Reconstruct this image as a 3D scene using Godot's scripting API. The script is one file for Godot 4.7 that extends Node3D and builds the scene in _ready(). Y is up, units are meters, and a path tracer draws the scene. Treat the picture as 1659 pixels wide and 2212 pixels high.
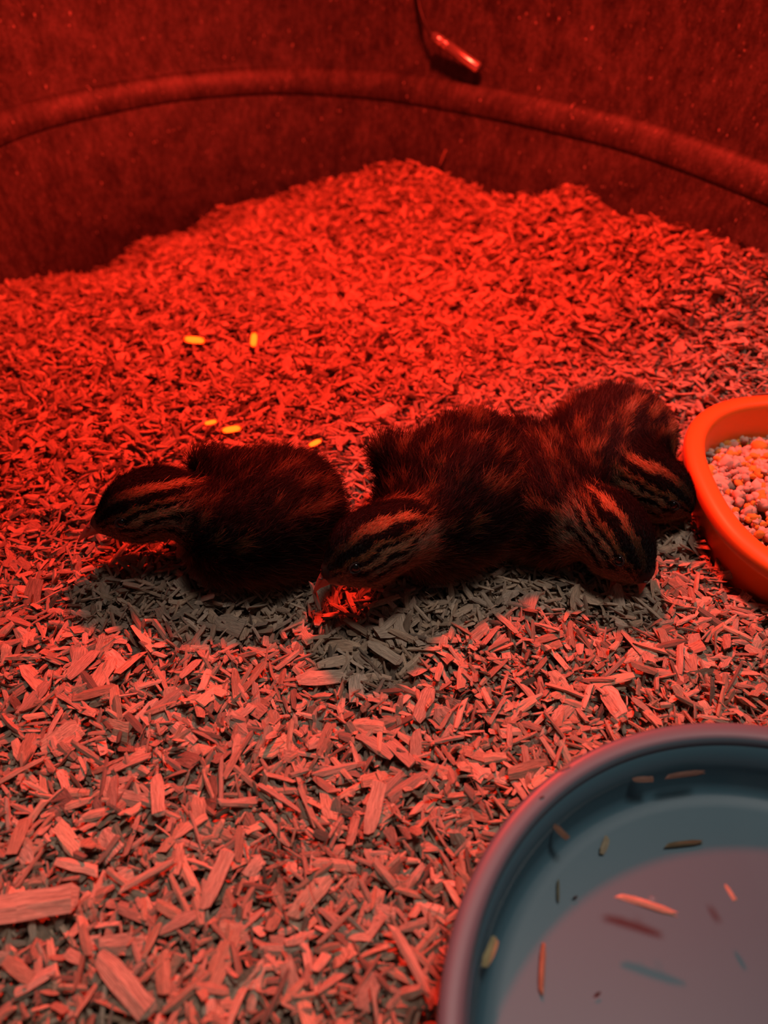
extends Node3D
# Four downy chicks on wood shavings in an oval stock tank under a red heat lamp, a water bowl and a feed dish beside them.

const CAM_H := 0.25
const PITCH := 42.0
const FOV := 66.0

var rng := RandomNumberGenerator.new()
var lump := FastNoiseLite.new()
var fine := FastNoiseLite.new()
var taken := {}
var wall_line := PackedVector2Array()      # inner face of the tank at the height of its ledge, (x, z)
var wall_in := PackedVector2Array()        # unit vectors towards the inside
var wall_reach := PackedFloat32Array()     # distance to the wall by angle
const HUB := Vector2(-0.05, -0.40)
# height at which the bedding meets the wall, by angle in degrees round HUB
const EDGE := [[-180, 0.0], [-110, 0.0], [-75, -0.006], [-61, -0.0135], [-50.7, -0.0265], [-42, -0.045], [-37, -0.045], [-32, -0.033], [-24, -0.0365], [-17.4, -0.025], [-8.2, -0.0135], [-0.6, -0.001], [9.5, 0.0175], [15, 0.022], [23.6, 0.0175], [29, 0.0155], [36.6, 0.0205], [44.4, 0.0345], [51, 0.030], [57.4, 0.031], [64.5, 0.039], [70.6, 0.0395], [78, 0.046], [95, 0.03], [112, 0.008], [135, 0.0], [180, 0.0]]
const BOWL := Vector3(0.1023, 0.0, -0.0467)
const DISH := Vector3(0.205, 0.0, -0.268)


func lin(r: float, g: float, b: float) -> Color:
	return Color(r, g, b).linear_to_srgb()


func mat(color: Color, rough := 0.8, metal := 0.0) -> StandardMaterial3D:
	var m := StandardMaterial3D.new()
	m.albedo_color = color
	m.roughness = rough
	m.metallic = metal
	return m


func numbered(called: String) -> String:
	if not taken.has(called):
		taken[called] = 0
		return called
	taken[called] += 1
	return "%s_%03d" % [called, taken[called]]


func put(called: String, mesh: Mesh, m: Material, parent: Node = self) -> MeshInstance3D:
	var o := MeshInstance3D.new()
	o.name = numbered(called) if parent == self else called
	o.mesh = mesh
	o.material_override = m
	parent.add_child(o, true)
	return o


func thing(called: String, at := Vector3.ZERO) -> Node3D:
	var o := Node3D.new()
	o.name = numbered(called)
	o.position = at
	add_child(o, true)
	return o


func tag(o: Node, label: String, category: String, group := "", kind := "") -> void:
	o.set_meta("label", label)
	o.set_meta("category", category)
	if group != "":
		o.set_meta("group", group)
	if kind != "":
		o.set_meta("kind", kind)


func arrays_mesh(v: PackedVector3Array, n: PackedVector3Array, idx: PackedInt32Array, uv := PackedVector2Array(), col := PackedColorArray()) -> ArrayMesh:
	var a := []
	a.resize(Mesh.ARRAY_MAX)
	a[Mesh.ARRAY_VERTEX] = v
	a[Mesh.ARRAY_NORMAL] = n
	if uv.size():
		a[Mesh.ARRAY_TEX_UV] = uv
	if col.size():
		a[Mesh.ARRAY_COLOR] = col
	a[Mesh.ARRAY_INDEX] = idx
	var m := ArrayMesh.new()
	m.add_surface_from_arrays(Mesh.PRIMITIVE_TRIANGLES, a)
	return m


# rows of points, smooth normals worked out from the grid; a row closes on itself when `loop`
func grid_mesh(rows: Array, loop: bool, uv_scale := Vector2(1, 1)) -> ArrayMesh:
	var st := SurfaceTool.new()
	st.begin(Mesh.PRIMITIVE_TRIANGLES)
	var nr := rows.size()
	var nc: int = rows[0].size()
	for i in nr:
		for j in nc + (1 if loop else 0):
			st.set_uv(Vector2(float(j) * uv_scale.x, float(i) * uv_scale.y))
			st.set_smooth_group(0)
			st.add_vertex(rows[i][j % nc])
	var w := nc + (1 if loop else 0)
	for i in nr - 1:
		for j in w - 1:
			var a := i * w + j
			for k in [a, a + w, a + 1, a + 1, a + w, a + w + 1]:
				st.add_index(k)
	st.generate_normals()
	return st.commit()


func lathe(profile: Array, seg := 96) -> ArrayMesh:
	var rows := []
	for q in profile:
		var row := PackedVector3Array()
		for j in seg:
			var t := TAU * j / seg
			row.append(Vector3(q.x * cos(t), q.y, -q.x * sin(t)))
		rows.append(row)
	rows.reverse()
	return grid_mesh(rows, true)


func tube(pts: Array, radii: Array, seg := 10) -> ArrayMesh:
	var rows := []
	var side := Vector3.UP
	for i in pts.size():
		var d: Vector3 = (pts[mini(i + 1, pts.size() - 1)] - pts[maxi(i - 1, 0)]).normalized()
		if i == 0:
			side = d.cross(Vector3(0.31, 0.9, 0.2)).normalized()
		side = (side - d * side.dot(d)).normalized()
		var up := d.cross(side)
		var row := PackedVector3Array()
		for j in seg:
			var t := TAU * j / seg
			row.append(pts[i] + (side * cos(t) + up * sin(t)) * float(radii[i]))
		rows.append(row)
	var cap0 := PackedVector3Array()
	var cap1 := PackedVector3Array()
	for j in seg:
		cap0.append(pts[0])
		cap1.append(pts[pts.size() - 1])
	rows.push_front(cap0)
	rows.push_back(cap1)
	return grid_mesh(rows, true)


func table(t: Array, x: float) -> float:
	for i in t.size() - 1:
		if x <= t[i + 1][0]:
			return lerpf(t[i][1], t[i + 1][1], clampf((x - t[i][0]) / float(t[i + 1][0] - t[i][0]), 0.0, 1.0))
	return t[t.size() - 1][1]


func wall_distance(x: float, z: float) -> float:
	var q := Vector2(x, z) - HUB
	var deg := rad_to_deg(atan2(q.x, -q.y))
	var k := clampf((deg + 180.0) / 3.0, 0.0, 119.99)
	var i := int(k)
	return lerpf(wall_reach[i], wall_reach[(i + 1) % 120], k - i) - q.length()


func bed(x: float, z: float) -> float:
	var q := Vector2(x, z) - HUB
	var deg := rad_to_deg(atan2(q.x, -q.y))
	var d := wall_distance(x, z)
	var w := 1.0 - smoothstep(-0.01, 0.15, d)
	var y := lerpf(0.0, table(EDGE, deg), w)
	return y + lump.get_noise_2d(x * 1000.0, z * 1000.0) * (0.0025 + 0.004 * w) + fine.get_noise_2d(x * 1000.0, z * 1000.0) * 0.0012


func _ready() -> void:
	# ---- camera, sky, lights, exposure
	var cam := Camera3D.new()
	cam.name = "camera"
	cam.keep_aspect = Camera3D.KEEP_HEIGHT
	cam.near = 0.01
	cam.far = 20.0
	var lens := CameraAttributesPhysical.new()
	lens.frustum_focal_length = 12.0 / tan(deg_to_rad(FOV / 2.0))
	lens.exposure_aperture = 5.1
	lens.frustum_focus_distance = 0.315
	lens.frustum_near = 0.01
	lens.frustum_far = 20.0
	cam.attributes = lens
	cam.fov = FOV
	add_child(cam)
	cam.position = Vector3(0, CAM_H, 0)
	cam.rotation_degrees = Vector3(-PITCH, 0, 0)
	cam.current = true

	var env := Environment.new()
	env.background_mode = Environment.BG_COLOR
	env.background_color = lin(0.022, 0.021, 0.023)
	env.tonemap_mode = Environment.TONE_MAPPER_LINEAR
	env.tonemap_exposure = 1.0
	env.sdfgi_enabled = true
	env.ssao_enabled = true
	env.ssil_enabled = true
	var we := WorldEnvironment.new()
	we.name = "surroundings"
	we.environment = env
	add_child(we)

	var heat := SpotLight3D.new()
	heat.name = "heat_lamp_glow"
	heat.light_color = lin(1.0, 0.032, 0.015)
	heat.light_energy = 0.61
	heat.light_size = 0.02
	heat.spot_angle = 80.0
	heat.spot_angle_attenuation = 1.0
	heat.spot_range = 4.0
	heat.spot_attenuation = 2.0
	heat.shadow_enabled = true
	add_child(heat)
	heat.position = Vector3(0.035, 0.39, -0.50)
	heat.look_at(Vector3(-0.09, 0.0, -0.37), Vector3.FORWARD)

	var day := AreaLight3D.new()
	day.name = "overhead_daylight"  # soft daylight from overhead, its source out of view
	day.area_size = Vector2(0.42, 0.42)
	day.light_color = lin(1.0, 0.88, 0.81)
	day.light_energy = 1.55
	day.area_range = 8.0
	day.shadow_enabled = true
	add_child(day)
	day.position = Vector3(0.35, 2.12, -0.28)
	day.look_at(Vector3(0.0, 0.0, -0.3), Vector3.FORWARD)

	rng.seed = 20240
	lump.seed = 5
	lump.frequency = 0.017
	fine.seed = 9
	fine.frequency = 0.09

	tank()
	bedding()
	water_bowl()
	feed_dish()
	chicks()
	heat_lamp()
	add_shade_board()
	probe()
	loose_pieces()


# ---------------------------------------------------------------- tank
func catmull(p: Array, n: int) -> PackedVector2Array:
	var out := PackedVector2Array()
	var c := p.size()
	for i in c:
		var a: Vector2 = p[(i + c - 1) % c]
		var b: Vector2 = p[i]
		var d: Vector2 = p[(i + 1) % c]
		var e: Vector2 = p[(i + 2) % c]
		for k in n:
			out.append(b.cubic_interpolate(d, a, e, float(k) / n))
	return out


func tank() -> void:
	var plan := [Vector2(-0.29, 0.26), Vector2(-0.345, 0.13), Vector2(-0.345, -0.1), Vector2(-0.338, -0.3), Vector2(-0.315, -0.48), Vector2(-0.277, -0.612), Vector2(-0.228, -0.676), Vector2(-0.164, -0.7215), Vector2(-0.0816, -0.7393), Vector2(0, -0.7215), Vector2(0.0625, -0.6864), Vector2(0.1277, -0.6371), Vector2(0.1832, -0.5828), Vector2(0.2365, -0.5002), Vector2(0.275, -0.42), Vector2(0.298, -0.32), Vector2(0.31, -0.15), Vector2(0.305, 0.1), Vector2(0.25, 0.26), Vector2(0.1, 0.37), Vector2(-0.13, 0.37)]
	wall_line = catmull(plan, 10)
	var c := wall_line.size()
	for i in c:
		var t := (wall_line[(i + 1) % c] - wall_line[(i + c - 1) % c]).normalized()
		wall_in.append(Vector2(-t.y, t.x))
	wall_reach.resize(120)
	wall_reach.fill(0.5)
	for k in 120:
		var dir := Vector2(sin(deg_to_rad(k * 3.0 - 180.0)), -cos(deg_to_rad(k * 3.0 - 180.0)))
		var best := 9.0
		for i in c:
			var q := wall_line[i] + wall_in[i] * 0.022 - HUB
			var off := absf(q.angle_to(dir))
			if off < best:
				best = off
				wall_reach[k] = q.length()
	# mottled, dusty galvanised sheet
	var w := 1024
	var h := 512
	var im := Image.create(w, h, false, Image.FORMAT_RGB8)
	var n1 := FastNoiseLite.new()
	n1.seed = 3
	n1.frequency = 0.05
	var n2 := FastNoiseLite.new()
	n2.seed = 4
	n2.noise_type = FastNoiseLite.TYPE_CELLULAR
	n2.frequency = 0.035
	n2.cellular_return_type = FastNoiseLite.RETURN_CELL_VALUE
	for y in h:
		for x in w:
			var v := 0.28 + 0.09 * n1.get_noise_2d(x * 1.5, y * 0.8) + 0.09 * n1.get_noise_2d(x * 0.35, y * 0.22 + 900) + 0.03 * n2.get_noise_2d(x, y) + 0.08 * n1.get_noise_2d(x * 4.0, y * 3.0 + 300)
			im.set_pixel(x, y, Color(v * 1.03, v * 0.97, v * 0.95))
	var r := RandomNumberGenerator.new()
	r.seed = 77
	for k in 1900:      # flecks of dried dust
		var px := r.randi_range(0, w - 8)
		var py := r.randi_range(0, h - 12)
		var tone := r.randf_range(0.42, 0.75) if r.randf() < 0.25 else r.randf_range(0.32, 0.46)
		var sx := r.randi_range(1, 3)
		var sy := r.randi_range(1, 5)
		im.fill_rect(Rect2i(px, py, sx, sy), Color(tone, tone * 0.95, tone * 0.9))
	for k in 70:        # long drips
		im.fill_rect(Rect2i(r.randi_range(0, w - 2), r.randi_range(0, h - 60), 1, r.randi_range(15, 45)), Color(0.37, 0.35, 0.34))
	var metal := mat(Color.WHITE, 0.55, 0.25)
	metal.albedo_texture = ImageTexture.create_from_image(im)
	metal.heightmap_enabled = true
	metal.heightmap_scale = 0.06
	metal.heightmap_texture = metal.albedo_texture
	var length := 0.0
	var along := PackedFloat32Array()
	for i in c:
		along.append(length)
		length += wall_line[i].distance_to(wall_line[(i + 1) % c])
	var shell := [[0.56, -0.038], [0.18, -0.008], [0.09, 0.0], [0.082, 0.003], [0.066, 0.010], [0.0, 0.020], [-0.08, 0.031], [-0.08, 0.027], [0.09, -0.004], [0.56, -0.042], [0.56, -0.038]]
	put_ring("wall_back", shell, along, length, metal, "dark mottled galvanised sheet wall of the round-ended stock tank")
	var ledge := []
	for k in 13:
		var t := PI * k / 12.0
		ledge.append([0.0765 + 0.0100 * cos(t), 0.0025 + 0.0050 * sin(t) + 0.0065 * (1.0 - cos(t)) / 2.0])
	put_ring("trim_1", ledge, along, length, metal, "rounded ledge pressed all round the inside of the dark tank wall")
	var lip := []
	for k in 17:
		var t := TAU * k / 16.0
		lip.append([0.563 + 0.007 * cos(t), -0.040 + 0.007 * sin(t)])
	put_ring("trim_2", lip, along, length, metal, "rolled top lip of the dark tank wall")
	var rows := []
	for s in [0.0, 0.5, 1.04]:
		var row := PackedVector3Array()
		for i in c:
			var q := Vector2(0, -0.2).lerp(wall_line[i], s)
			row.append(Vector3(q.x, -0.075, q.y))
		rows.append(row)
	var fl := put("floor", grid_mesh(rows, true), metal)
	fl.set_meta("kind", "structure")


func put_ring(called: String, profile: Array, along: PackedFloat32Array, length: float, m: Material, label: String) -> void:
	var st := SurfaceTool.new()
	st.begin(Mesh.PRIMITIVE_TRIANGLES)
	var c := wall_line.size()
	for q in profile:
		for i in c + 1:
			var p := wall_line[i % c] + wall_in[i % c] * float(q[1])
			st.set_uv(Vector2((along[i] if i < c else length) / 0.42, -q[0] / 0.21))
			st.set_smooth_group(0)
			st.add_vertex(Vector3(p.x, q[0], p.y))
	for k in profile.size() - 1:
		for i in c:
			var a := k * (c + 1) + i
			for j in [a, a + 1, a + c + 1, a + 1, a + c + 2, a + c + 1]:
				st.add_index(j)
	st.generate_normals()
	var o := put(called, st.commit(), m)
	o.set_meta("label", label)
	o.set_meta("kind", "structure")


# ---------------------------------------------------------------- bedding
# a splintered stick of wood about one unit long; flat faces, grain along x
func splinter(r: RandomNumberGenerator, wide: float, thick: float, bend: float) -> ArrayMesh:
	var st := SurfaceTool.new()
	st.begin(Mesh.PRIMITIVE_TRIANGLES)
	st.set_smooth_group(-1)
	var sides := 5 + r.randi() % 2
	var rows := []
	var rough := PackedFloat32Array()
	for j in sides:
		rough.append(r.randf_range(0.75, 1.2))
	var steps := 4
	var nose := r.randf_range(0.55, 1.0)
	var tail := r.randf_range(0.6, 1.05)
	var twist := r.randf_range(-0.5, 0.5)
	for i in steps + 1:
		var t := float(i) / steps
		var s := 1.0
		if i == 0:
			s = tail
		elif i == steps:
			s = nose
		var row := PackedVector3Array()
		for j in sides:
			var a := TAU * j / sides + twist * (t - 0.5) + 0.4
			var x := t - 0.5
			if i == 0 or i == steps:
				x += r.randf_range(-0.11, 0.07)
			row.append(Vector3(x, thick * 0.5 * s * sin(a) * rough[j] * r.randf_range(0.85, 1.15) + bend * (0.25 - (t - 0.5) * (t - 0.5)), wide * 0.5 * s * cos(a) * rough[j] * r.randf_range(0.88, 1.12)))
		rows.append(row)
	var u0 := r.randf()
	for i in steps:
		for j in sides:
			var k := (j + 1) % sides
			for q in [[i, j], [i, k], [i + 1, j], [i, k], [i + 1, k], [i + 1, j]]:
				st.set_uv(Vector2(u0 + (rows[q[0]][q[1]].x) * 0.5, u0 + (float(j) + (1.0 if q[1] == k else 0.0)) * 0.21))
				st.add_vertex(rows[q[0]][q[1]])
	for e in [0, steps]:
		for j in range(1, sides - 1):
			for q in ([0, j + 1, j] if e == 0 else [0, j, j + 1]):
				st.set_uv(Vector2(u0 + rows[e][q].y, u0 + rows[e][q].z))
				st.add_vertex(rows[e][q])
	st.generate_normals()
	return st.commit()


func fibre(r: RandomNumberGenerator) -> ArrayMesh:
	var pts := []
	var rad := []
	var w := r.randf_range(0.1, 0.35)
	var ph := r.randf() * TAU
	for i in 6:
		var t := i / 5.0
		pts.append(Vector3(t - 0.5, w * sin(t * 3.5 + ph) * 0.5, w * cos(t * 2.6 + ph)))
		rad.append(0.011 * (1.0 - 0.6 * t))
	return tube(pts, rad, 3)


var wood: StandardMaterial3D


func wood_material() -> void:
	var im := Image.create(128, 128, false, Image.FORMAT_RGB8)
	var n := FastNoiseLite.new()
	n.seed = 21
	n.frequency = 0.11
	for y in 128:
		for x in 128:
			var v := 0.84 + 0.30 * n.get_noise_2d(x * 0.28, y * 2.4) + 0.14 * n.get_noise_2d(x * 0.9 + 500, y * 5.0)
			im.set_pixel(x, y, Color(v, v * 0.985, v * 0.96))
	wood = mat(Color.WHITE, 0.82)
	wood.albedo_texture = ImageTexture.create_from_image(im)
	wood.vertex_color_use_as_albedo = true
	wood.heightmap_enabled = true
	wood.heightmap_scale = 0.02
	wood.heightmap_texture = wood.albedo_texture


func wood_tone(r: RandomNumberGenerator) -> Color:
	var v := clampf(r.randfn(0.56, 0.16), 0.16, 0.85)
	var warm := r.randf_range(-0.05, 0.07)
	return Color(v, v * (0.76 - warm * 0.6), v * (0.57 - warm))


func in_view(x: float, y: float, z: float, margin: float) -> bool:
	var p := deg_to_rad(PITCH)
	var h := -z
	var d := y - CAM_H
	var zc := h * cos(p) - d * sin(p)
	if zc < 0.03:
		return false
	var vy := (-d * cos(p) - h * sin(p)) / zc
	var k := tan(deg_to_rad(FOV / 2.0))
	return absf(x / zc) < k * 0.75 * margin and absf(vy) < k * margin


func dish_level(x: float, z: float) -> float:
	return pow(pow(absf(x - DISH.x) / 0.066, 2.5) + pow(absf(z - DISH.z) / 0.072, 2.5), 0.4)


func blocked(x: float, z: float, pad: float) -> bool:
	if Vector2(x - BOWL.x, z - BOWL.z).length() < 0.0895 + pad:
		return true
	return dish_level(x, z) < 0.95 + pad / 0.066


func bedding() -> void:
	wood_material()
	var heap := thing("wood_shavings")
	tag(heap, "deep bed of pale wood shavings covering the tank floor", "wood shavings", "", "stuff")
	# layer of fine dust under the loose pieces, darkened for shade in crevices
	var rows := []
	var step := 0.004
	for i in 200:
		var row := PackedVector3Array()
		for j in 165:
			var x := -0.34 + j * step
			var z := 0.06 - i * step
			var d := wall_distance(x, z)
			if d < -0.008:
				var q := Vector2(x, z) - HUB
				q = q.normalized() * (q.length() + d + 0.008)
				x = HUB.x + q.x
				z = HUB.y + q.y
			row.append(Vector3(x, bed(x, z) - 0.0015, z))
		rows.append(row)
	var shaded_dust_image := Image.create(256, 256, false, Image.FORMAT_RGB8)
	var n := FastNoiseLite.new()
	n.seed = 31
	n.frequency = 0.12
	for y in 256:
		for x in 256:
			var v := 0.46 + 0.22 * n.get_noise_2d(x, y * 1.7) + 0.12 * n.get_noise_2d(x * 3.0, y * 3.0)
			shaded_dust_image.set_pixel(x, y, Color(v, v * 0.86, v * 0.74))
	var dust := mat(Color.WHITE, 0.95)
	dust.albedo_texture = ImageTexture.create_from_image(shaded_dust_image)
	dust.uv1_triplanar = true
	dust.uv1_scale = Vector3(20, 20, 20)
	var ground := put("bed", grid_mesh(rows, false), dust, heap)
	ground.set_meta("kind", "stuff")
	var r := RandomNumberGenerator.new()
	r.seed = 808
	var kinds := []
	for k in 6:
		kinds.append(splinter(r, r.randf_range(0.20, 0.33), r.randf_range(0.11, 0.19), r.randf_range(-0.1, 0.15)))
	for k in 3:
		kinds.append(splinter(r, r.randf_range(0.42, 0.62), r.randf_range(0.07, 0.12), r.randf_range(-0.1, 0.2)))
	for k in 3:
		kinds.append(splinter(r, r.randf_range(0.11, 0.17), r.randf_range(0.07, 0.10), r.randf_range(-0.1, 0.2)))
	kinds.append(fibre(r))
	kinds.append(fibre(r))
	var many := [8000, 8000, 8000, 8000, 8000, 8000, 3000, 3000, 3000, 9500, 9500, 9500, 11000, 11000]
	for k in kinds.size():
		var where: Array[Transform3D] = []
		var tint := PackedColorArray()
		var thin: bool = k >= 12
		while where.size() < many[k]:
			var x := r.randf_range(-0.33, 0.31)
			var z := r.randf_range(-0.73, 0.05)
			if wall_distance(x, z) < 0.002 or blocked(x, z, 0.0) or (not in_view(x, 0.0, z, 1.18) and r.randf() < 0.45):
				continue
			var size := 0.0062 * exp(r.randfn(0.0, 0.38))
			if k >= 9:
				size *= 1.25
			if thin:
				size = r.randf_range(0.004, 0.014)
			size = clampf(size, 0.0022, 0.0135)
			var tip := r.randfn(0.0, 0.36)
			if r.randf() < 0.09:
				tip = r.randf_range(-1.0, 1.0)
			var b := Basis(Vector3.UP, r.randf() * TAU) * Basis(Vector3.BACK, tip) * Basis(Vector3.RIGHT, r.randfn(0.0, 0.5))
			var s := size * r.randf_range(0.8, 1.25)
			b = b * Basis.from_scale(Vector3(size, s, s))
			var y := bed(x, z) + r.randf_range(-0.0025, 0.0045)
			where.append(Transform3D(b, Vector3(x, y, z)))
			tint.append(wood_tone(r))
		var mm := MultiMesh.new()
		mm.transform_format = MultiMesh.TRANSFORM_3D
		mm.use_colors = true
		mm.mesh = kinds[k]
		mm.instance_count = where.size()
		for i in where.size():
			mm.set_instance_transform(i, where[i])
			mm.set_instance_color(i, tint[i])
		var o := MultiMeshInstance3D.new()
		o.name = "loose_fibres" if thin else "loose_shavings"
		o.multimesh = mm
		o.material_override = wood
		o.set_meta("kind", "stuff")
		heap.add_child(o, true)


# ---------------------------------------------------------------- bowls
func water_bowl() -> void:
	var o := thing("water_bowl", BOWL)
	tag(o, "round blue-grey plastic water bowl holding shallow water and flecks of shavings", "bowl")
	var prof := []
	for q in [[0.0, 0.0], [0.074, 0.0], [0.078, 0.002], [0.0890, 0.0345], [0.0880, 0.0365], [0.0850, 0.0368], [0.0838, 0.0370], [0.0822, 0.0270], [0.0810, 0.0205], [0.0800, 0.0184], [0.0780, 0.0174], [0.0740, 0.0170], [0.04, 0.0170], [0.0, 0.0170]]:
		prof.append(Vector2(q[0], q[1]))
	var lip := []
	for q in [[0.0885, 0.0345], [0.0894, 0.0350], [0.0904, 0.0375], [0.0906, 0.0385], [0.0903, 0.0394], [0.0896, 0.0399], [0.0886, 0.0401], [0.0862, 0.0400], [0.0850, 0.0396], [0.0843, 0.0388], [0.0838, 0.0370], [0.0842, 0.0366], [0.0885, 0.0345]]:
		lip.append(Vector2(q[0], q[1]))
	var rim := put("rim", lathe(lip, 160), mat(lin(0.115, 0.165, 0.20), 0.42), o)  # paler colour stands in for the stronger light on the rim
	rim.set_meta("label", "rim coloured paler to stand in for its brighter lighting")
	var plastic := mat(lin(0.060, 0.142, 0.182), 0.42)
	put("bowl_body", lathe(prof, 160), plastic, o)
	var water := thing("water", BOWL + Vector3(0, 0.0282, 0))
	tag(water, "still clear water filling the bottom of the blue-grey bowl", "water", "", "stuff")
	var disc := []
	for q in [0.0, 0.03, 0.06, 0.080, 0.0817, 0.0826]:
		var row := PackedVector3Array()
		for j in 96:
			var t := TAU * j / 96
			var lift := 0.0 if q < 0.0816 else (0.0002 if q < 0.082 else 0.0007)
			row.append(Vector3(q * cos(t), lift, q * sin(t)))
		disc.append(row)
	var wet := mat(Color(0.05, 0.06, 0.06, 0.005), 0.02)
	wet.transparency = BaseMaterial3D.TRANSPARENCY_ALPHA
	wet.metallic_specular = 0.38
	put("surface", grid_mesh(disc, true), wet, water)


func feed_dish() -> void:
	var o := thing("feed_dish", DISH)
	tag(o, "bright orange oval feed dish with a broad rim beside the chicks", "dish")
	var prof := [[0.86, -0.008], [0.90, -0.004], [0.962, 0.017], [0.992, 0.0185], [1.0, 0.0205], [0.998, 0.0235], [0.985, 0.0252], [0.90, 0.0262], [0.872, 0.0252], [0.858, 0.0225], [0.83, 0.006], [0.80, -0.001], [0.5, -0.003], [0.0, -0.003]]
	var rows := []
	for q in prof:
		var row := PackedVector3Array()
		for j in 120:
			var t := TAU * j / 120
			var c := cos(t)
			var s := sin(t)
			row.append(Vector3(0.066 * q[0] * signf(c) * pow(absf(c), 0.8), q[1], -0.072 * q[0] * signf(s) * pow(absf(s), 0.8)))
		rows.append(row)
	rows.reverse()
	put("dish_body", grid_mesh(rows, true), mat(lin(0.80, 0.17, 0.025), 0.38), o)
	# crumbled feed
	var r := RandomNumberGenerator.new()
	r.seed = 404
	var feed := thing("chick_feed", DISH + Vector3(0, 0.004, 0))
	tag(feed, "pale and yellow crumbled feed heaped in the orange dish", "feed", "", "stuff")
	var crumb_mat := mat(Color.WHITE, 0.9)
	crumb_mat.vertex_color_use_as_albedo = true
	for v in 3:
		var ball := []
		var dents := FastNoiseLite.new()
		dents.seed = 60 + v
		dents.frequency = 1.3
		for i in 7:
			var row := PackedVector3Array()
			for j in 10:
				var d := Vector3(sin(PI * i / 6.0) * cos(TAU * j / 10), cos(PI * i / 6.0), sin(PI * i / 6.0) * sin(TAU * j / 10))
				row.append(d * (0.5 + 0.26 * dents.get_noise_3dv(d)) * Vector3(1, 0.75, 0.85))
			ball.append(row)
		ball.reverse()
		var mm := MultiMesh.new()
		mm.transform_format = MultiMesh.TRANSFORM_3D
		mm.use_colors = true
		mm.mesh = grid_mesh(ball, true)
		mm.instance_count = 900
		for i in 900:
			var x := 0.0
			var z := 0.0
			while true:
				x = r.randf_range(-0.06, 0.06)
				z = r.randf_range(-0.064, 0.064)
				if dish_level(x + DISH.x, z + DISH.z) < 0.84:
					break
			var level := dish_level(x + DISH.x, z + DISH.z)
			var y := 0.012 * (1.0 - level * level * 0.35) - 0.006 * smoothstep(-0.02, -0.06, z) + 0.0022 * lump.get_noise_2d(x * 3000.0, z * 3000.0) + r.randf_range(-0.003, 0.0012)
			var s := 0.0034 * exp(r.randfn(0.0, 0.42))
			mm.set_instance_transform(i, Transform3D(Basis.from_euler(Vector3(r.randf() * TAU, r.randf() * TAU, r.randf() * TAU)) * Basis.from_scale(Vector3(s, s * 0.8, s)), Vector3(x, y, z)))
			var tone := lin(0.75, 0.52, 0.40)
			var pick := r.randf()
			if pick < 0.30:
				tone = lin(0.85, 0.38, 0.05)
			elif pick < 0.36:
				tone = lin(0.42, 0.42, 0.36)
			var f := r.randf_range(0.75, 1.0)
			var l := tone.srgb_to_linear()
			mm.set_instance_color(i, Color(l.r * f, l.g * f, l.b * f))
		var mi := MultiMeshInstance3D.new()
		mi.name = "crumbs"
		mi.multimesh = mm
		mi.material_override = crumb_mat
		mi.set_meta("kind", "stuff")
		feed.add_child(mi, true)


# ---------------------------------------------------------------- chicks
var blobs := []


func ell(c: Vector3, f: Vector3, u: Vector3, r: Vector3) -> Array:
	f = f.normalized()
	var s := f.cross(u).normalized()
	var v := s.cross(f).normalized()
	return [0, c, f / r.x, v / r.y, s / r.z, minf(r.x, minf(r.y, r.z))]


func cap(a: Vector3, b: Vector3, ra: float, rb: float) -> Array:
	return [1, a, b - a, 1.0 / maxf((b - a).length_squared(), 1e-9), ra, rb]


func field(p: Vector3) -> float:
	var d := 1.0
	for b in blobs:
		var e := 0.0
		if b[0] == 0:
			var q: Vector3 = p - b[1]
			var k := sqrt(q.dot(b[2]) * q.dot(b[2]) + q.dot(b[3]) * q.dot(b[3]) + q.dot(b[4]) * q.dot(b[4]))
			e = (k - 1.0) * b[5]
		else:
			var q: Vector3 = p - b[1]
			var t := clampf(q.dot(b[2]) * b[3], 0.0, 1.0)
			e = (q - b[2] * t).length() - lerpf(b[4], b[5], t)
		var h := maxf(0.007 - absf(d - e), 0.0)
		d = minf(d, e) - h * h / 0.028
	return d


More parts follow.
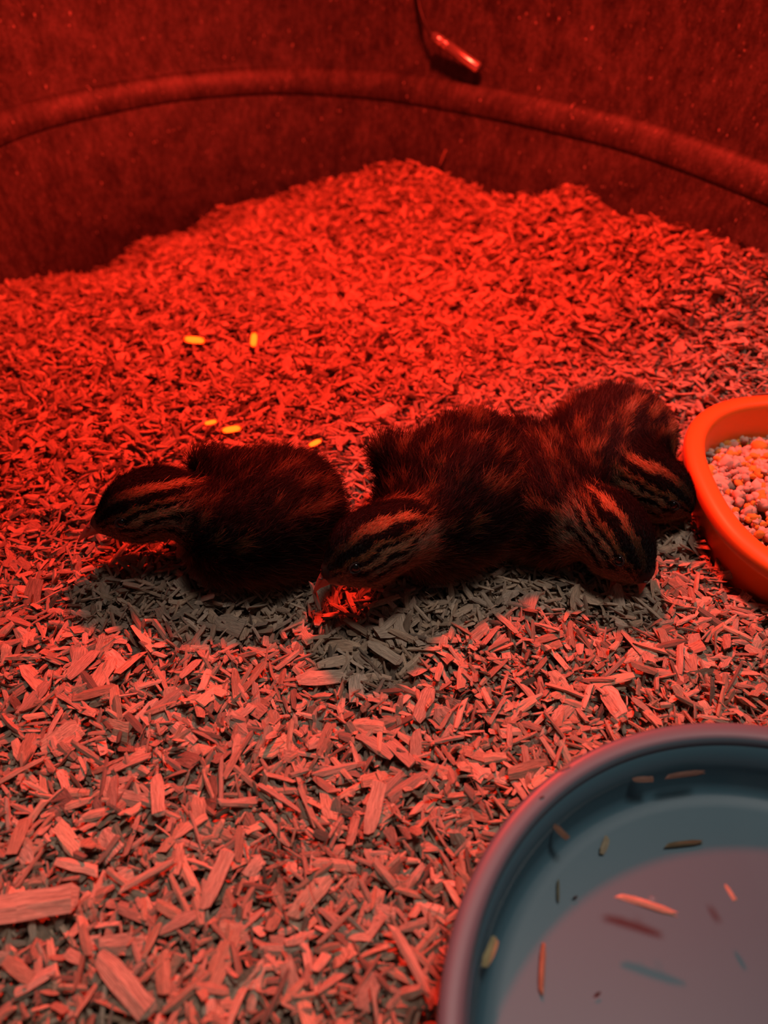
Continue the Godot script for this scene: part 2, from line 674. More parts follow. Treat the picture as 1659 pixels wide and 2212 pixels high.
# surface nets over the box lo..hi
func skin(lo: Vector3, hi: Vector3, cell: float) -> Array:
	var nx := int((hi.x - lo.x) / cell) + 2
	var ny := int((hi.y - lo.y) / cell) + 2
	var nz := int((hi.z - lo.z) / cell) + 2
	var f := PackedFloat32Array()
	f.resize(nx * ny * nz)
	var at := 0
	for k in nz:
		for j in ny:
			var skip := 0
			for i in nx:
				if skip > 0:
					skip -= 1
					f[at] = 1.0
				else:
					var d := field(lo + Vector3(i, j, k) * cell)
					f[at] = d
					if d > 3.0 * cell:
						skip = int(d / cell * 0.6) - 1
				at += 1
	var id := PackedInt32Array()
	id.resize(nx * ny * nz)
	id.fill(-1)
	var v := PackedVector3Array()
	var off := [0, 1, nx, nx + 1, nx * ny, nx * ny + 1, nx * ny + nx, nx * ny + nx + 1]
	var pairs := [[0, 1], [2, 3], [4, 5], [6, 7], [0, 2], [1, 3], [4, 6], [5, 7], [0, 4], [1, 5], [2, 6], [3, 7]]
	for k in nz - 1:
		for j in ny - 1:
			for i in nx - 1:
				var c := (k * ny + j) * nx + i
				var inside := 0
				for o in off:
					if f[c + o] < 0.0:
						inside += 1
				if inside == 0 or inside == 8:
					continue
				var sum := Vector3.ZERO
				var cnt := 0
				for e in pairs:
					var a := f[c + off[e[0]]]
					var b := f[c + off[e[1]]]
					if (a < 0.0) != (b < 0.0):
						var t := a / (a - b)
						var pa := Vector3(e[0] & 1, (e[0] >> 1) & 1, e[0] >> 2)
						var pb := Vector3(e[1] & 1, (e[1] >> 1) & 1, e[1] >> 2)
						sum += pa.lerp(pb, t)
						cnt += 1
				id[c] = v.size()
				v.append(lo + (Vector3(i, j, k) + sum / cnt) * cell)
	var idx := PackedInt32Array()
	var strides := [1, nx, nx * ny]
	for k in range(1, nz - 1):
		for j in range(1, ny - 1):
			for i in range(1, nx - 1):
				var c := (k * ny + j) * nx + i
				for ax in 3:
					var a := f[c]
					var b := f[c + strides[ax]]
					if (a < 0.0) == (b < 0.0):
						continue
					var s1: int = strides[(ax + 1) % 3]
					var s2: int = strides[(ax + 2) % 3]
					var q := [id[c], id[c - s1], id[c - s1 - s2], id[c - s2]]
					if a < 0.0:
						idx.append_array([q[0], q[2], q[1], q[0], q[3], q[2]])
					else:
						idx.append_array([q[0], q[1], q[2], q[0], q[2], q[3]])
	var n := PackedVector3Array()
	n.resize(v.size())
	for t in range(0, idx.size(), 3):
		var g := (v[idx[t + 2]] - v[idx[t]]).cross(v[idx[t + 1]] - v[idx[t]])
		for m in 3:
			n[idx[t + m]] += g
	for i in n.size():
		n[i] = n[i].normalized()
	return [v, n, idx]


var stripe := FastNoiseLite.new()


# colour of the down: head carries stripes that run back from the bill, the back is mottled
func down_color(p: Vector3, n: Vector3, s: Dictionary) -> Color:
	var black := Vector3(0.011, 0.007, 0.007)
	var rust := Vector3(0.32, 0.14, 0.06)
	var cream := Vector3(0.44, 0.30, 0.20)
	var q: Vector3 = p - s.head
	var fore: float = q.dot(s.f)
	var wob := stripe.get_noise_3dv(p * 1000.0) * 0.16
	var phi := absf(atan2(q.dot(s.r), q.dot(s.u) + 0.002 + 0.25 * minf(fore, 0.0) * -0.3)) + wob
	var hw := 1.0 - smoothstep(0.017, 0.027, q.length())
	var head := cream
	if phi < 0.55:
		head = black
	elif phi < 0.80:
		head = black.lerp(rust * 1.3, smoothstep(0.012, -0.012, fore) * 0.85 + 0.15)
	elif phi < 1.08:
		head = black
	elif phi < 1.22:
		head = rust * 0.7
	elif phi < 1.36:
		head = black * 1.3
	elif phi < 1.52:
		head = rust.lerp(cream, 0.35)
	elif phi < 1.66 and fore < 0.012:
		head = black * 1.2
	elif phi < 1.84:
		head = cream * 0.62
	elif phi < 1.97 and fore < 0.009 and fore > -0.012:
		head = black * 1.6
	else:
		head = cream * 0.75
	var b: Vector3 = p - s.body
	var streak := stripe.get_noise_3d(b.dot(s.d) * 350.0, b.dot(s.s) * 900.0 + 90.0, b.y * 900.0)
	var back := black.lerp(rust * 0.32, smoothstep(0.05, 0.4, streak))
	back = back.lerp(cream * 0.4, smoothstep(0.35, 0.6, streak) * 0.5)
	back = back.lerp(cream * 0.5, smoothstep(0.35, -0.6, n.y) * 0.55)  # pale buff underside, lightened further to stand in for bounced light
	back = back * float(s.tone)
	var c := back.lerp(head, hw)
	return Color(c.x, c.y, c.z)


func make_chick(s: Dictionary, label: String, amount: int) -> void:
	s.f = (s.beak - s.head).normalized()
	s.f = (s.f + Vector3(0, 0.12, 0)).normalized()
	s.r = s.f.cross((Vector3.UP + s.lean).normalized()).normalized()
	s.u = s.r.cross(s.f).normalized()
	s.d = (s.breast - s.rump).normalized()
	s.s = s.d.cross(Vector3.UP).normalized()
	var f: Vector3 = s.f
	var u: Vector3 = s.u
	var base: Vector3 = s.body * Vector3(1, 0, 1)
	base.y = 0.0
	var o := thing("chick", base)
	tag(o, label, "chick", "striped chicks on the shavings")
	var fat: float = s.fat
	blobs = [
		ell(s.body, s.d, Vector3.UP, Vector3(0.027, 0.0210, 0.0240) * fat),
		ell(s.rump, s.d, Vector3.UP, Vector3(0.0190, 0.0180, 0.0205) * fat),
		ell(s.breast, s.d, Vector3.UP, Vector3(0.0165, 0.0155, 0.0180) * fat),
		cap(s.breast + Vector3(0, 0.005, 0), s.head - f * 0.007, 0.0125 * fat, 0.0108),
		ell(s.head, f, u, Vector3(0.0178, 0.0142, 0.0140)),
		cap(s.head + f * 0.006 - u * 0.0015, s.bill, 0.0112, 0.0042),
	]
	for side in [-1.0, 1.0]:
		blobs.append(ell(s.body + s.s * side * 0.0205 * fat - s.d * 0.002 - Vector3(0, 0.002, 0), s.d * 1.0 + Vector3(0, 0.25, 0), Vector3.UP, Vector3(0.018, 0.0120, 0.0068)))
	blobs.append(cap(s.body.lerp(s.tuft, 0.4), s.tuft, 0.012, 0.006))
	for side in [-1.0, 1.0]:
		blobs.append(cap(s.body + s.s * side * 0.014 - Vector3(0, 0.010, 0), Vector3(s.body.x, 0.008, s.body.z) + s.s * side * 0.015 + s.d * 0.006, 0.012, 0.006))
	var lo: Vector3 = s.head
	var hi: Vector3 = s.head
	for q in [s.body, s.rump, s.breast, s.tuft, s.bill]:
		lo = lo.min(q)
		hi = hi.max(q)
	lo -= Vector3(0.04, 0.03, 0.04)
	hi += Vector3(0.04, 0.034, 0.04)
	lo.y = maxf(lo.y, -0.006)
	var net := skin(lo, hi, 0.0027)
	var v: PackedVector3Array = net[0]
	var n: PackedVector3Array = net[1]
	var idx: PackedInt32Array = net[2]
	var col := PackedColorArray()
	var local := PackedVector3Array()
	for i in v.size():
		var c := down_color(v[i], n[i], s)
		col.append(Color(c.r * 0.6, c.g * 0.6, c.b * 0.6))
		local.append(v[i] - base)
	var hide := mat(Color.WHITE, 0.9)
	hide.vertex_color_use_as_albedo = true
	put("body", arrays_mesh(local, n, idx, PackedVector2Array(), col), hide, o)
	down(s, v, n, idx, base, o, amount)
	face(s, base, o)
	legs(s, base, o)


func down(s: Dictionary, v: PackedVector3Array, n: PackedVector3Array, idx: PackedInt32Array, base: Vector3, o: Node3D, amount: int) -> void:
	var r := RandomNumberGenerator.new()
	r.seed = 900 + int(s.body.x * 10000.0)
	var area := PackedFloat32Array()
	var total := 0.0
	for t in range(0, idx.size(), 3):
		var g := (v[idx[t + 1]] - v[idx[t]]).cross(v[idx[t + 2]] - v[idx[t]]).length()
		var mid := (v[idx[t]] + v[idx[t + 1]] + v[idx[t + 2]]) / 3.0
		var hd: float = (mid - s.head).length()
		if hd < 0.022:
			g *= 2.2
		if mid.y < 0.004 or n[idx[t]].y < -0.85:
			g = 0.0
		area.append(g)
		total += g
	var pv := PackedVector3Array()
	var pn := PackedVector3Array()
	var pc := PackedColorArray()
	var pi := PackedInt32Array()
	var carry := 0.0
	var head: Vector3 = s.head
	var f: Vector3 = s.f
	var bill: Vector3 = s.bill
	for t in area.size():
		carry += area[t] / total * amount
		while carry >= 1.0:
			carry -= 1.0
			var a := r.randf()
			var b := r.randf()
			if a + b > 1.0:
				a = 1.0 - a
				b = 1.0 - b
			var i0 := idx[t * 3]
			var i1 := idx[t * 3 + 1]
			var i2 := idx[t * 3 + 2]
			var p := v[i0] + (v[i1] - v[i0]) * a + (v[i2] - v[i0]) * b
			var nn := (n[i0] * (1.0 - a - b) + n[i1] * a + n[i2] * b).normalized()
			var to_bill := (p - bill).length()
			if to_bill < 0.0055:
				continue
			var hw := 1.0 - smoothstep(0.014, 0.030, (p - head).length())
			var flow: Vector3 = (-s.d - Vector3(0, 0.25, 0)).lerp(-f, hw)
			flow = (flow - nn * flow.dot(nn)).normalized()
			var jit := Vector3(r.randfn(0, 0.2), r.randfn(0, 0.2), r.randfn(0, 0.2))
			var clump := Vector3(stripe.get_noise_3dv(p * 2600.0), stripe.get_noise_3dv(p * 2600.0 + Vector3(70, 0, 0)), stripe.get_noise_3dv(p * 2600.0 + Vector3(0, 70, 0)))
			var length := lerpf(0.0092, 0.0029, hw) * r.randf_range(0.55, 1.3)
			length = minf(length, 0.0007 + (to_bill - 0.004) * 0.18)
			var nape := smoothstep(0.002, -0.016, (p - head).dot(f)) * hw
			length += 0.0022 * nape
			var d0 := (nn * lerpf(0.75, 0.42, hw) + flow * 0.75 + jit + clump * 0.5 * (1.0 - hw)).normalized()
			var d1 := (nn * lerpf(0.42, 0.14, hw) + flow + jit * 1.3 + clump * (1.0 - hw * 0.7)).normalized()
			var m := p + d0 * length * 0.5
			var e := m + d1 * length * 0.5
			var side := d0.cross(nn + jit * 1.5).normalized() * (lerpf(0.00016, 0.00012, hw) * r.randf_range(0.7, 1.2))
			var c := down_color(p, nn, s)
			var lift := r.randf_range(0.75, 1.25)
			var tip := 2.8 if r.randf() < 0.22 else 1.15
			var k := pv.size()
			pv.append(p - nn * 0.0003 - side - base)
			pv.append(p - nn * 0.0003 + side - base)
			pv.append(m - side * 0.8 - base)
			pv.append(m + side * 0.8 - base)
			pv.append(e - base)
			var sn := (nn + jit * 0.6).normalized()
			var tn := (nn * 0.8 + d1 * 0.3 + jit * 0.6).normalized()
			pn.append_array([sn, sn, sn, sn, tn])
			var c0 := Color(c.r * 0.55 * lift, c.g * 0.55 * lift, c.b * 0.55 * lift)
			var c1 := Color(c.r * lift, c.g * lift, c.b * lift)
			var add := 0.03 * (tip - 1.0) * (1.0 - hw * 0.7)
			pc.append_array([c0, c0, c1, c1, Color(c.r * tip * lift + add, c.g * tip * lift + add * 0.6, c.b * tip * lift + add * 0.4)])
			pi.append_array([k, k + 2, k + 1, k + 1, k + 2, k + 3, k + 2, k + 4, k + 3])
	var fluff := mat(Color.WHITE, 0.62)
	fluff.metallic_specular = 0.16
	fluff.vertex_color_use_as_albedo = true
	fluff.cull_mode = BaseMaterial3D.CULL_DISABLED
	fluff.backlight_enabled = true
	fluff.backlight = Color(0.9, 0.9, 0.9)
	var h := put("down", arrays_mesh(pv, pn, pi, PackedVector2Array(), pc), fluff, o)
	h.set_meta("kind", "stuff")


func face(s: Dictionary, base: Vector3, o: Node3D) -> void:
	var horn := mat(lin(0.30, 0.105, 0.075), 0.55)
	horn.subsurf_scatter_enabled = true
	horn.subsurf_scatter_strength = 0.25
	var dir: Vector3 = (s.beak - s.bill).normalized()
	var len: float = (s.beak - s.bill).length()
	var u: Vector3 = (s.u - dir * s.u.dot(dir)).normalized()
	var r: Vector3 = dir.cross(u).normalized()
	for part in [["upper_beak", 1.0], ["lower_beak", -1.0]]:
		var rows := []
		for i in 9:
			var t := i / 8.0
			var row := PackedVector3Array()
			var wide := 0.0046 * (1.0 - pow(t, 1.5)) * (1.0 if part[1] > 0 else 0.85) + 0.0002
			var tall := 0.0046 * (1.0 - pow(t, 1.9)) + 0.0002
			if part[1] < 0:
				tall = 0.0026 * (1.0 - pow(t, 1.5)) + 0.0002
			var reach := (t * (1.0 if part[1] > 0 else 0.9) * (len + 0.004) - 0.004)
			var drop := -0.0022 * t * t if part[1] > 0 else -0.0012 * t - 0.0002
			var c: Vector3 = s.bill + dir * reach + u * (drop - 0.0006) - base
			for j in 14:
				var a := TAU * j / 14
				var up := sin(a)
				var h := up * tall if up * part[1] > 0.0 else up * 0.0006
				row.append(c + r * cos(a) * wide + u * h)
			rows.append(row)
		var last := PackedVector3Array()
		var mid := Vector3.ZERO
		for q in rows[8]:
			mid += q / 14.0
		for j in 14:
			last.append(mid)
		rows.append(last)
		rows.reverse()
		var b := put(part[0], grid_mesh(rows, true), horn, o)
		b.set_meta("label", "pinkish horn " + String(part[0]).replace("_", " "))
		if part[1] > 0:
			for side in [-1.0, 1.0]:
				var nose := SphereMesh.new()
				nose.radius = 0.0006
				nose.height = 0.0012
				var hole := put("nostril", nose, mat(lin(0.05, 0.02, 0.015), 0.7), b)
				hole.position = s.bill + dir * 0.0035 + u * 0.0018 + r * side * 0.0030 - base
				hole.scale = Vector3(1.6, 0.7, 1.0)
	var wet := mat(lin(0.006, 0.004, 0.004), 0.12)
	var lid := mat(lin(0.022, 0.012, 0.010), 0.9)
	for side in [-1.0, 1.0]:
		# the eye sits on the side of the head, found by walking outward to the skin
		var dirn: Vector3 = (s.r * side + s.u * 0.05).normalized()
		var start: Vector3 = s.head + s.f * 0.0085 + s.u * 0.0005
		var t := 0.0
		while t < 0.03 and field(start + dirn * t) < 0.0:
			t += 0.0002
		var c: Vector3 = start + dirn * (t - 0.0006)
		var ball := SphereMesh.new()
		ball.radius = 0.0021
		ball.height = 0.0042
		ball.radial_segments = 20
		ball.rings = 12
		var e := put("eye", ball, wet, o)
		e.position = c - base
		var ring := []
		for k in 25:
			var a := TAU * k / 24.0
			ring.append(dirn * 0.0012 + (s.f * cos(a) * 1.18 + s.u * sin(a) * 0.86) * 0.0022)
		var rad := []
		rad.resize(25)
		rad.fill(0.00038)
		put("eyelid", tube(ring, rad, 8), lid, e)


func legs(s: Dictionary, base: Vector3, o: Node3D) -> void:
	var pink := mat(lin(0.50, 0.20, 0.13), 0.55)
	for side in [-1.0, 1.0]:
		var foot: Vector3 = Vector3(s.body.x, 0.0045, s.body.z) + s.s * side * 0.016 + s.d * float(s.step) + s.d * (0.006 if side > 0 else 0.0)
		var knee: Vector3 = s.body + s.s * side * 0.014 - Vector3(0, 0.012, 0) - s.d * 0.006
		var heel: Vector3 = foot - s.d * 0.010 + Vector3(0, 0.006, 0)
		var leg := put("leg", tube([knee - base, heel - base, foot - s.d * 0.002 + Vector3(0, 0.0012, 0) - base, foot - base], [0.0032, 0.0022, 0.0017, 0.0015], 10), pink, o)
		for a in [-0.6, 0.0, 0.6, 2.9]:
			var d: Vector3 = s.d.rotated(Vector3.UP, a)
			var l := 0.013 if absf(a) < 0.1 else (0.0115 if a < 1.0 else 0.006)
			put("toe", tube([foot - base, foot + d * l * 0.5 + Vector3(0, 0.0012, 0) - base, foot + d * l * 0.85 - Vector3(0, 0.0005, 0) - base, foot + d * l - Vector3(0, 0.002, 0) - base], [0.0014, 0.0012, 0.001, 0.0002], 8), pink, leg)


func chicks() -> void:
	stripe.seed = 12
	stripe.frequency = 0.12
	make_chick({"body": Vector3(-0.0510, 0.0235, -0.2498), "rump": Vector3(-0.0429, 0.0240, -0.2552), "breast": Vector3(-0.0639, 0.0205, -0.2378), "head": Vector3(-0.0988, 0.0330, -0.2456), "bill": Vector3(-0.1185, 0.0265, -0.2407), "beak": Vector3(-0.1293, 0.0225, -0.2377), "tuft": Vector3(-0.0777, 0.0380, -0.2665), "lean": Vector3(0, 0, -0.30), "tone": 0.85, "fat": 1.04, "step": 0.004},
		"dark brown chick lying by itself, head pointing left, apart from the other three", 50000)
	make_chick({"body": Vector3(0.0299, 0.0260, -0.2590), "rump": Vector3(0.0399, 0.0270, -0.2793), "breast": Vector3(0.0197, 0.0205, -0.2420), "head": Vector3(-0.0048, 0.0360, -0.2184), "bill": Vector3(-0.0203, 0.0285, -0.2107), "beak": Vector3(-0.0294, 0.0215, -0.2094), "tuft": Vector3(0.0011, 0.0370, -0.2749), "lean": Vector3(-0.1, 0, -0.38), "tone": 1, "fat": 1.12, "step": -0.004},
		"largest chick in the middle, leaning forward with a chip of wood in its bill", 46000)
	make_chick({"body": Vector3(0.0687, 0.0205, -0.2628), "rump": Vector3(0.0610, 0.0225, -0.2849), "breast": Vector3(0.0742, 0.0175, -0.2495), "head": Vector3(0.0965, 0.0235, -0.2355), "bill": Vector3(0.1052, 0.0160, -0.2231), "beak": Vector3(0.1077, 0.0090, -0.2178), "tuft": Vector3(0.0900, 0.0280, -0.2682), "lean": Vector3(0.45, 0, -0.25), "tone": 1.1, "fat": 0.97, "step": 0.002},
		"chick pecking down at the shavings, pressed against the large middle chick", 46000)
	make_chick({"body": Vector3(0.1061, 0.0235, -0.2959), "rump": Vector3(0.1124, 0.0250, -0.3041), "breast": Vector3(0.0989, 0.0185, -0.2814), "head": Vector3(0.1219, 0.0200, -0.2723), "bill": Vector3(0.1344, 0.0135, -0.2664), "beak": Vector3(0.1410, 0.0105, -0.2641), "tuft": Vector3(0.0914, 0.0290, -0.2994), "lean": Vector3(0.1, 0, -0.30), "tone": 1.9, "fat": 0.97, "step": 0.004},
		"striped-headed chick at the back with its bill against the orange dish", 44000)


# ---------------------------------------------------------------- heat lamp hanging over the far end, its light set inside the bulb
func heat_lamp() -> void:
	var at := Vector3(0.035, 0.39, -0.50)
	var o := thing("heat_lamp", at)
	tag(o, "red heat lamp under a wide metal hood hanging above the far bedding", "lamp")
	var hood := []
	for q in [[0.150, -0.018], [0.152, -0.014], [0.128, 0.028], [0.085, 0.066], [0.040, 0.088], [0.028, 0.10], [0.028, 0.15], [0.0, 0.155], [0.0, 0.150], [0.024, 0.145], [0.024, 0.098], [0.038, 0.084], [0.082, 0.062], [0.124, 0.025], [0.148, -0.014], [0.150, -0.018]]:
		hood.append(Vector2(q[0], q[1]))
	put("hood", lathe(hood, 64), mat(lin(0.55, 0.55, 0.56), 0.4, 0.9), o)
	var bulb := []
	for q in [[0.0, -0.024], [0.012, -0.0225], [0.021, -0.016], [0.026, -0.004], [0.026, 0.010], [0.021, 0.032], [0.015, 0.056], [0.013, 0.075], [0.013, 0.10], [0.0, 0.10]]:
		bulb.append(Vector2(q[0], q[1]))
	var glow := mat(lin(0.5, 0.02, 0.01), 0.2)
	glow.emission_enabled = true
	glow.emission = lin(1.0, 0.032, 0.015)
	glow.emission_energy_multiplier = 4.0
	put("bulb", lathe(bulb, 32), glow, o)
	put("cord", tube([Vector3(0, 0.152, 0), Vector3(0.002, 0.165, 0), Vector3(0.0, 0.181, 0)], [0.003, 0.003, 0.003], 8), mat(lin(0.02, 0.02, 0.02), 0.6), o)


# unseen board added over the far end to keep overhead daylight off the back
func add_shade_board() -> void:
	var edge := [Vector2(-0.42, 0.004), Vector2(0.40, -0.458), Vector2(0.40, -0.84), Vector2(-0.42, -0.84)]
	var rows := []
	for q in [[0.0, 0.571], [0.0, 0.571], [1.0, 0.571], [1.004, 0.575], [1.004, 0.585], [1.0, 0.589], [0.0, 0.589]]:
		var row := PackedVector3Array()
		for c in edge:
			var p := Vector2(0, -0.58).lerp(c, q[0])
			row.append(Vector3(p.x, q[1], p.y))
		rows.append(row)
	rows.reverse()
	var o := put("shade_board", grid_mesh(rows, true), mat(lin(0.09, 0.06, 0.04), 0.8))
	tag(o, "added unseen board slanted over the far end of the tank to block daylight", "board")


# ---------------------------------------------------------------- thermometer probe
func probe() -> void:
	var a := Vector3(0.0372, 0.1178, -0.690)
	var b := Vector3(0.0722, 0.0992, -0.672)
	var d := (b - a).normalized()
	var o := thing("thermometer_probe", Vector3(0.05, 0.1, -0.68))
	tag(o, "small shiny steel thermometer probe hanging on its cable against the dark tank wall", "probe")
	var base := o.position
	var steel := mat(lin(0.85, 0.80, 0.76), 0.22, 0.85)
	var pts := []
	var rad := []
	for q in [[0.0, 0.0022], [0.008, 0.0034], [0.20, 0.0036], [0.215, 0.0030], [0.235, 0.0030], [0.25, 0.0037], [0.29, 0.0037], [0.305, 0.0031], [0.325, 0.0031], [0.34, 0.0038], [0.97, 0.0038], [1.0, 0.0034]]:
		pts.append(a.lerp(b, q[0]) - base)
		rad.append(q[1])
	put("sleeve", tube(pts, rad, 20), steel, o)
	var e := put("end_cap", tube([b - d * 0.0003 - base, b + d * 0.0010 - base, b + d * 0.0012 - base], [0.0031, 0.0030, 0.0015], 16), mat(lin(0.05, 0.05, 0.05), 0.6), o)
	e.set_meta("label", "dark end of the probe")
	var cable := []
	var cr := []
	for q in [Vector3(0.0385, 0.1171, -0.689), Vector3(0.0352, 0.1192, -0.692), Vector3(0.031, 0.1245, -0.698), Vector3(0.0272, 0.133, -0.705), Vector3(0.0245, 0.145, -0.709), Vector3(0.0225, 0.17, -0.714), Vector3(0.021, 0.21, -0.719), Vector3(0.020, 0.26, -0.724), Vector3(0.02, 0.32, -0.735)]:
		cable.append(q - base)
		cr.append(0.0013)
	put("cable", tube(cable, cr, 10), mat(lin(0.03, 0.03, 0.033), 0.45), o)


# ---------------------------------------------------------------- single pieces of wood
func piece(called: String, shape: Mesh, m: Material, at: Vector3, yaw: float, tip: float, roll: float, size: Vector3) -> MeshInstance3D:
	var o := put(called, shape, m)
	o.transform = Transform3D(Basis(Vector3.UP, deg_to_rad(yaw)) * Basis(Vector3.BACK, deg_to_rad(tip)) * Basis(Vector3.RIGHT, deg_to_rad(roll)) * Basis.from_scale(size), at)
	return o


func tinted(shape: Mesh, c: Color) -> ArrayMesh:
	var a := shape.surface_get_arrays(0)
	var col := PackedColorArray()
	col.resize(a[Mesh.ARRAY_VERTEX].size())
	col.fill(c)
	a[Mesh.ARRAY_COLOR] = col
	var m := ArrayMesh.new()
	m.add_surface_from_arrays(Mesh.PRIMITIVE_TRIANGLES, a)
	return m


func loose_pieces() -> void:
	var r := RandomNumberGenerator.new()
	r.seed = 515
	var slat := splinter(r, 0.26, 0.10, 0.03)
	var stick := splinter(r, 0.16, 0.11, 0.02)
	var flake := splinter(r, 0.48, 0.06, 0.05)
	var pale := Color(0.68, 0.53, 0.40)
	# pieces that stand out
	for q in [
		[slat, Vector3(-0.106, 0.0085, -0.0945), 12, 0, 12, 0.030, "broad blunt wood chip lying at the picture's left edge, largest of the near chips"],
		[slat, Vector3(-0.072, 0.0075, -0.0745), -38, 2, 10, 0.023, "broad rust-toned wood chip lying below the darker tangle of fibres at the bottom"],
		[stick, Vector3(0.0075, 0.0085, -0.0800), -62, 6, 10, 0.021, "slim pale wood stick leaning beside the bottom left of the blue-grey bowl"],
		[slat, Vector3(-0.0745, 0.0075, -0.1305), -72, 8, 0, 0.016, "upright-looking straight chip standing alone in the left middle of the bedding"],
		[stick, Vector3(-0.0715, 0.0075, -0.1045), 30, 4, 0, 0.017, "thin straight splinter lying diagonally above the large near chips"],
		[slat, Vector3(-0.0505, 0.0080, -0.1030), 75, 4, 0, 0.018, "long narrow chip lying with its end towards the viewer below the thin splinter"],
		[slat, Vector3(-0.0030, 0.0080, -0.1260), 80, 5, 10, 0.018, "long ridged chip lying endwise halfway between middle chick and bowl"],
		[slat, Vector3(0.0000, 0.0060, -0.1900), -38, 4, 10, 0.016, "long pale split chip lying in the grey shadow of the middle chick"],
		[flake, Vector3(-0.0240, 0.0060, -0.1780), 3, 2, 14, 0.016, "flat grooved chip at the near edge of the middle chick's shadow"],
	]:
		var o := piece("wood_chip", tinted(q[0], pale), wood, q[1], q[2], q[3], q[4], Vector3(q[5], q[5], q[5]))
		tag(o, q[6], "wood chip", "loose wood chips on the bedding")
	# the chip in the middle chick's bill and the straw under the pecking chick's bill
	var held := piece("wood_chip", tinted(stick, Color(0.35, 0.26, 0.2)), wood, Vector3(-0.0269, 0.0175, -0.2081), -60, -55, 0, Vector3(0.012, 0.014, 0.014))
	tag(held, "dark sliver of wood held in the bill of the middle chick", "wood chip")
	var pecked := piece("wood_chip", tinted(stick, pale), wood, Vector3(0.1100, 0.0045, -0.2110), -50, -10, 0, Vector3(0.018, 0.010, 0.010))
	tag(pecked, "thin splinter lying just under the bill of the pecking chick", "wood chip")
	var stuck := piece("wood_chip", tinted(slat, pale), wood, Vector3(0.0479, 0.0345, -0.6715), 10, 70, 0, Vector3(0.012, 0.010, 0.010))
	tag(stuck, "single wood chip clinging to the dark tank wall below the probe", "wood chip")
	# flakes tilted towards the lamp; yellow of its glint put into their metal colour
	var glint_metal := mat(lin(0.92, 0.60, 0.05), 0.46, 0.8)
	var lamp := Vector3(0.035, 0.39, -0.50)
	var eye := Vector3(0, CAM_H, 0)
	for q in [
		[Vector3(-0.1156, 0.006, -0.4255), 0.0115, 8.0, "glossy flake coloured as a yellow lamp glint, lying flat, left one of two on the far bright shavings"],
		[Vector3(-0.0795, 0.006, -0.4255), 0.0095, 95.0, "glossy flake coloured as a yellow lamp glint, set on edge, right one of two on the far bright shavings"],
		[Vector3(-0.0354, 0.006, -0.3214), 0.0070, 40.0, "small pointed flake coloured as a yellow lamp glint in the gap behind the two front chicks"],
		[Vector3(-0.0917, 0.006, -0.3394), 0.0065, 30.0, "short glossy flake coloured as a yellow lamp glint behind the head of the lone chick"],
		[Vector3(-0.0798, 0.006, -0.3333), 0.0095, 25.0, "narrow glossy flake coloured as an orange lamp glint behind the back of the lone chick"],
	]:
		var at: Vector3 = q[0]
		var half := ((lamp - at).normalized() + (eye - at).normalized()).normalized()
		var leaf := []
		for i in 9:
			var t := i / 8.0 - 0.5
			var row := PackedVector3Array()
			for j in 9:
				var e := j / 8.0 - 0.5
				var wide := 0.30 * pow(1.0 - pow(absf(t) * 2.0, 3.0), 0.5) + 0.03
				row.append(Vector3(t, -0.02 * t * t - 0.03 * e * e, e * wide))
			leaf.append(row)
		for i in range(8, -1, -1):
			var row := PackedVector3Array()
			for j in 9:
				row.append(leaf[i][j] - Vector3(0, 0.035, 0))
			leaf.append(row)
		leaf.append(leaf[0])
		var o := put("glint_flake", grid_mesh(leaf, false), glint_metal)
		var along := Vector3(cos(deg_to_rad(q[2])), 0, -sin(deg_to_rad(q[2])))
		var side := along.cross(half).normalized()
		along = half.cross(side).normalized()
		o.transform = Transform3D(Basis(along, half, side) * Basis.from_scale(Vector3.ONE * float(q[1]) * 1.25), at + half * 0.0025)
		tag(o, q[3], "flake", "glossy flakes coloured as lamp glints")
	# loose chips near the viewer, one object each
	var shapes := []
	for k in 8:
		shapes.append(splinter(r, r.randf_range(0.20, 0.42), r.randf_range(0.09, 0.15), r.randf_range(-0.05, 0.15)))
	for k in 4:
		shapes.append(splinter(r, r.randf_range(0.12, 0.18), r.randf_range(0.09, 0.12), r.randf_range(-0.05, 0.15)))
	var dyed := []
	var tones := []
	for k in 36:
		tones.append(wood_tone(r))
		dyed.append(tinted(shapes[k % 12], tones[k]))
	var done := 0
	while done < 285:
		var h := r.randf_range(0.055, 0.205)
		var x := r.randf_range(-0.15, 0.14)
		if not in_view(x, 0.004, -h, 0.98) or blocked(x, -h, 0.006):
			continue
		var size := r.randf_range(0.008, 0.0155)
		var s := size * r.randf_range(0.75, 1.1)
		var k := r.randi() % 36
		var o := piece("wood_chip", dyed[k], wood, Vector3(x, bed(x, -h) + r.randf_range(0.003, 0.0055), -h), r.randf() * 360.0, r.randfn(0, 12), r.randfn(0, 18), Vector3(size, s, s))
		var form := "slim stick" if k % 12 >= 8 else ("broad chip" if k % 3 == 0 else "split chip")
		var extent := "long" if size > 0.0125 else ("short" if size < 0.010 else "medium")
		var spot := "beside the blue-grey bowl" if Vector2(x - BOWL.x, -h - BOWL.z).length() < 0.115 else ("before the lone chick" if x < -0.035 and h > 0.15 else ("before the middle chick" if h > 0.15 and x < 0.06 else ("before the pecking chick" if h > 0.15 else ("around the big left-edge chip" if x < -0.05 else "in the near open bedding"))))
		tag(o, "%s %s wooden %s lying loose %s" % [extent, "brownish" if tones[k].r < 0.55 else "pale", form, spot], "wood chip", "loose wood chips on the bedding")
		done += 1
	# what has fallen into the water bowl and onto its rim
	var top := 0.0286
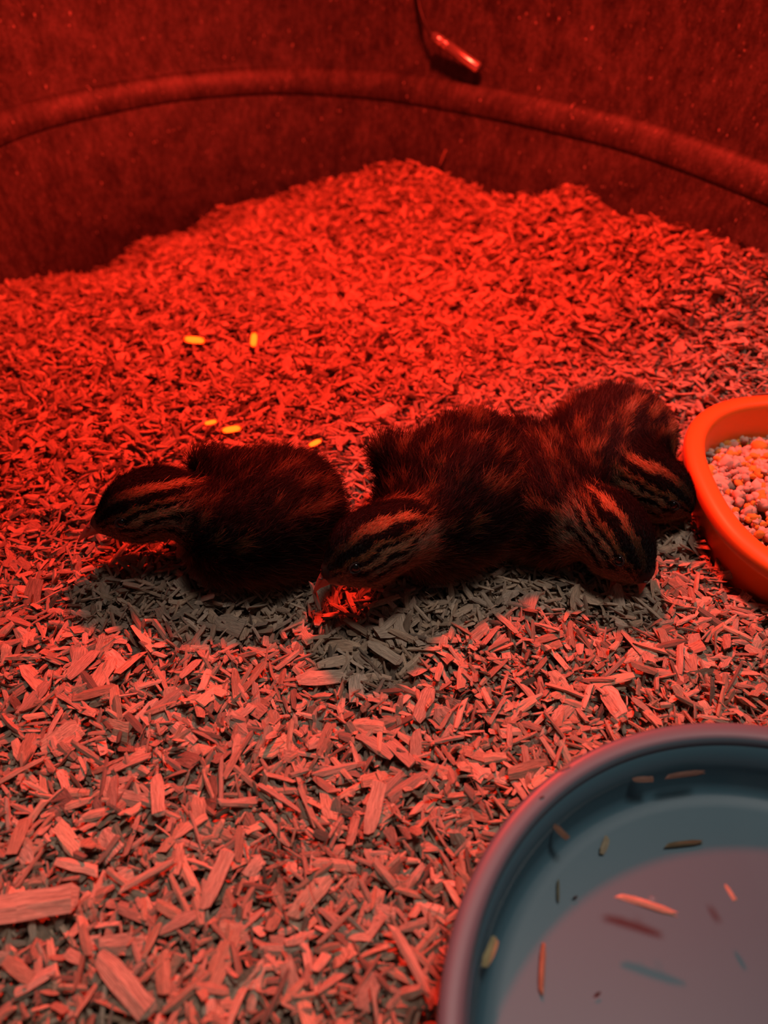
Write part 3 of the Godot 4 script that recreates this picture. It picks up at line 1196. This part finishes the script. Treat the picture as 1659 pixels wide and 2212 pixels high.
	for q in [
		[stick, Vector3(0.0712, top, -0.0872), -18, 0, 0, 0.0150, pale, "reddish wood chip floating in the water bowl, largest piece afloat"],
		[slat, Vector3(0.0945, top, -0.0905), -70, 0, 0, 0.0045, pale, "tiny pinkish chip floating to the right of the largest floating chip"],
		[slat, Vector3(0.0790, top, -0.1240), 4, 0, 20, 0.0065, Color(0.30, 0.16, 0.12), "short dark chip afloat against the far wall of the water bowl"],
		[stick, Vector3(0.0925, top, -0.1257), 8, 0, 20, 0.0120, Color(0.26, 0.13, 0.10), "long dark chip afloat against the far wall of the water bowl"],
		[flake, Vector3(0.0512, top, -0.1075), -50, 0, 20, 0.0050, Color(0.30, 0.15, 0.10), "dark brown flake afloat at the upper left waterline of the bowl"],
		[flake, Vector3(0.0660, 0.0182, -0.1085), 60, 0, 20, 0.0055, Color(0.45, 0.40, 0.28), "pale crumpled flake sunk on the bowl bottom near the far wall"],
		[stick, Vector3(0.0900, 0.0182, -0.1090), 6, 0, 20, 0.0110, Color(0.20, 0.18, 0.10), "long olive straw sunk on the bowl bottom near the far wall"],
		[stick, Vector3(0.0500, 0.0182, -0.0955), 80, 0, 20, 0.0060, Color(0.25, 0.25, 0.17), "short olive fibre sunk on the shaded left side of the bowl bottom"],
		[stick, Vector3(0.0425, 0.0182, -0.0755), 78, 0, 20, 0.0120, Color(0.42, 0.33, 0.20), "long tan straw sunk on the bowl bottom, lower left"],
		[flake, Vector3(0.0275, top, -0.0755), 60, 8, 20, 0.0070, Color(0.55, 0.48, 0.25), "yellowish flake stuck at the left waterline of the bowl"],
		[flake, Vector3(0.0560, 0.0182, -0.0690), 20, 0, 0, 0.0016, Color(0.05, 0.04, 0.035), "dark speck sunk near the bottom middle of the water bowl"],
		[flake, Vector3(0.0545, 0.0182, -0.0935), 20, 0, 0, 0.0014, Color(0.05, 0.04, 0.035), "dark speck sunk left of the largest floating chip"],
		[stick, Vector3(0.0795, 0.0375, -0.1300), 25, -12, 0, 0.0055, Color(0.50, 0.46, 0.38), "pale hair-like sliver on the inner edge of the bowl rim"],
		[stick, Vector3(0.0530, 0.0404, -0.1212), 22, 0, 0, 0.0036, pale, "pale splinter resting on top of the blue-grey bowl rim"],
		[flake, Vector3(0.0448, 0.0403, -0.1120), 22, 0, 0, 0.0014, Color(0.10, 0.05, 0.04), "tiny dark crumb resting on top of the blue-grey bowl rim"],
	]:
		var o := piece("wood_fleck", tinted(q[0], q[6]), wood, q[1], q[2], q[3], q[4], Vector3.ONE * float(q[5]))
		tag(o, q[7], "fleck", "flecks in the water bowl")
	# clear beads added to catch a white glint along the floating chip
	var film := mat(Color(1, 1, 1, 0.06), 0.03)
	film.transparency = BaseMaterial3D.TRANSPARENCY_ALPHA
	for q in [[Vector3(0.0728, 0.0284, -0.0886), 0.00115, "largest clear bead added for a glint against the floating chip in the water bowl"], [Vector3(0.0683, 0.0284, -0.0893), 0.0006, "small clear bead added for a glint near the left part of the floating chip"], [Vector3(0.0642, 0.0284, -0.0888), 0.0006, "small clear bead added for a glint at the left tip of the floating chip"]]:
		var dome := SphereMesh.new()
		dome.radius = q[1]
		dome.height = 2.0 * q[1]
		dome.radial_segments = 20
		dome.rings = 10
		var o := put("glint_bead", dome, film)
		o.position = q[0]
		tag(o, q[2], "glint_bead", "glint beads added on the water")
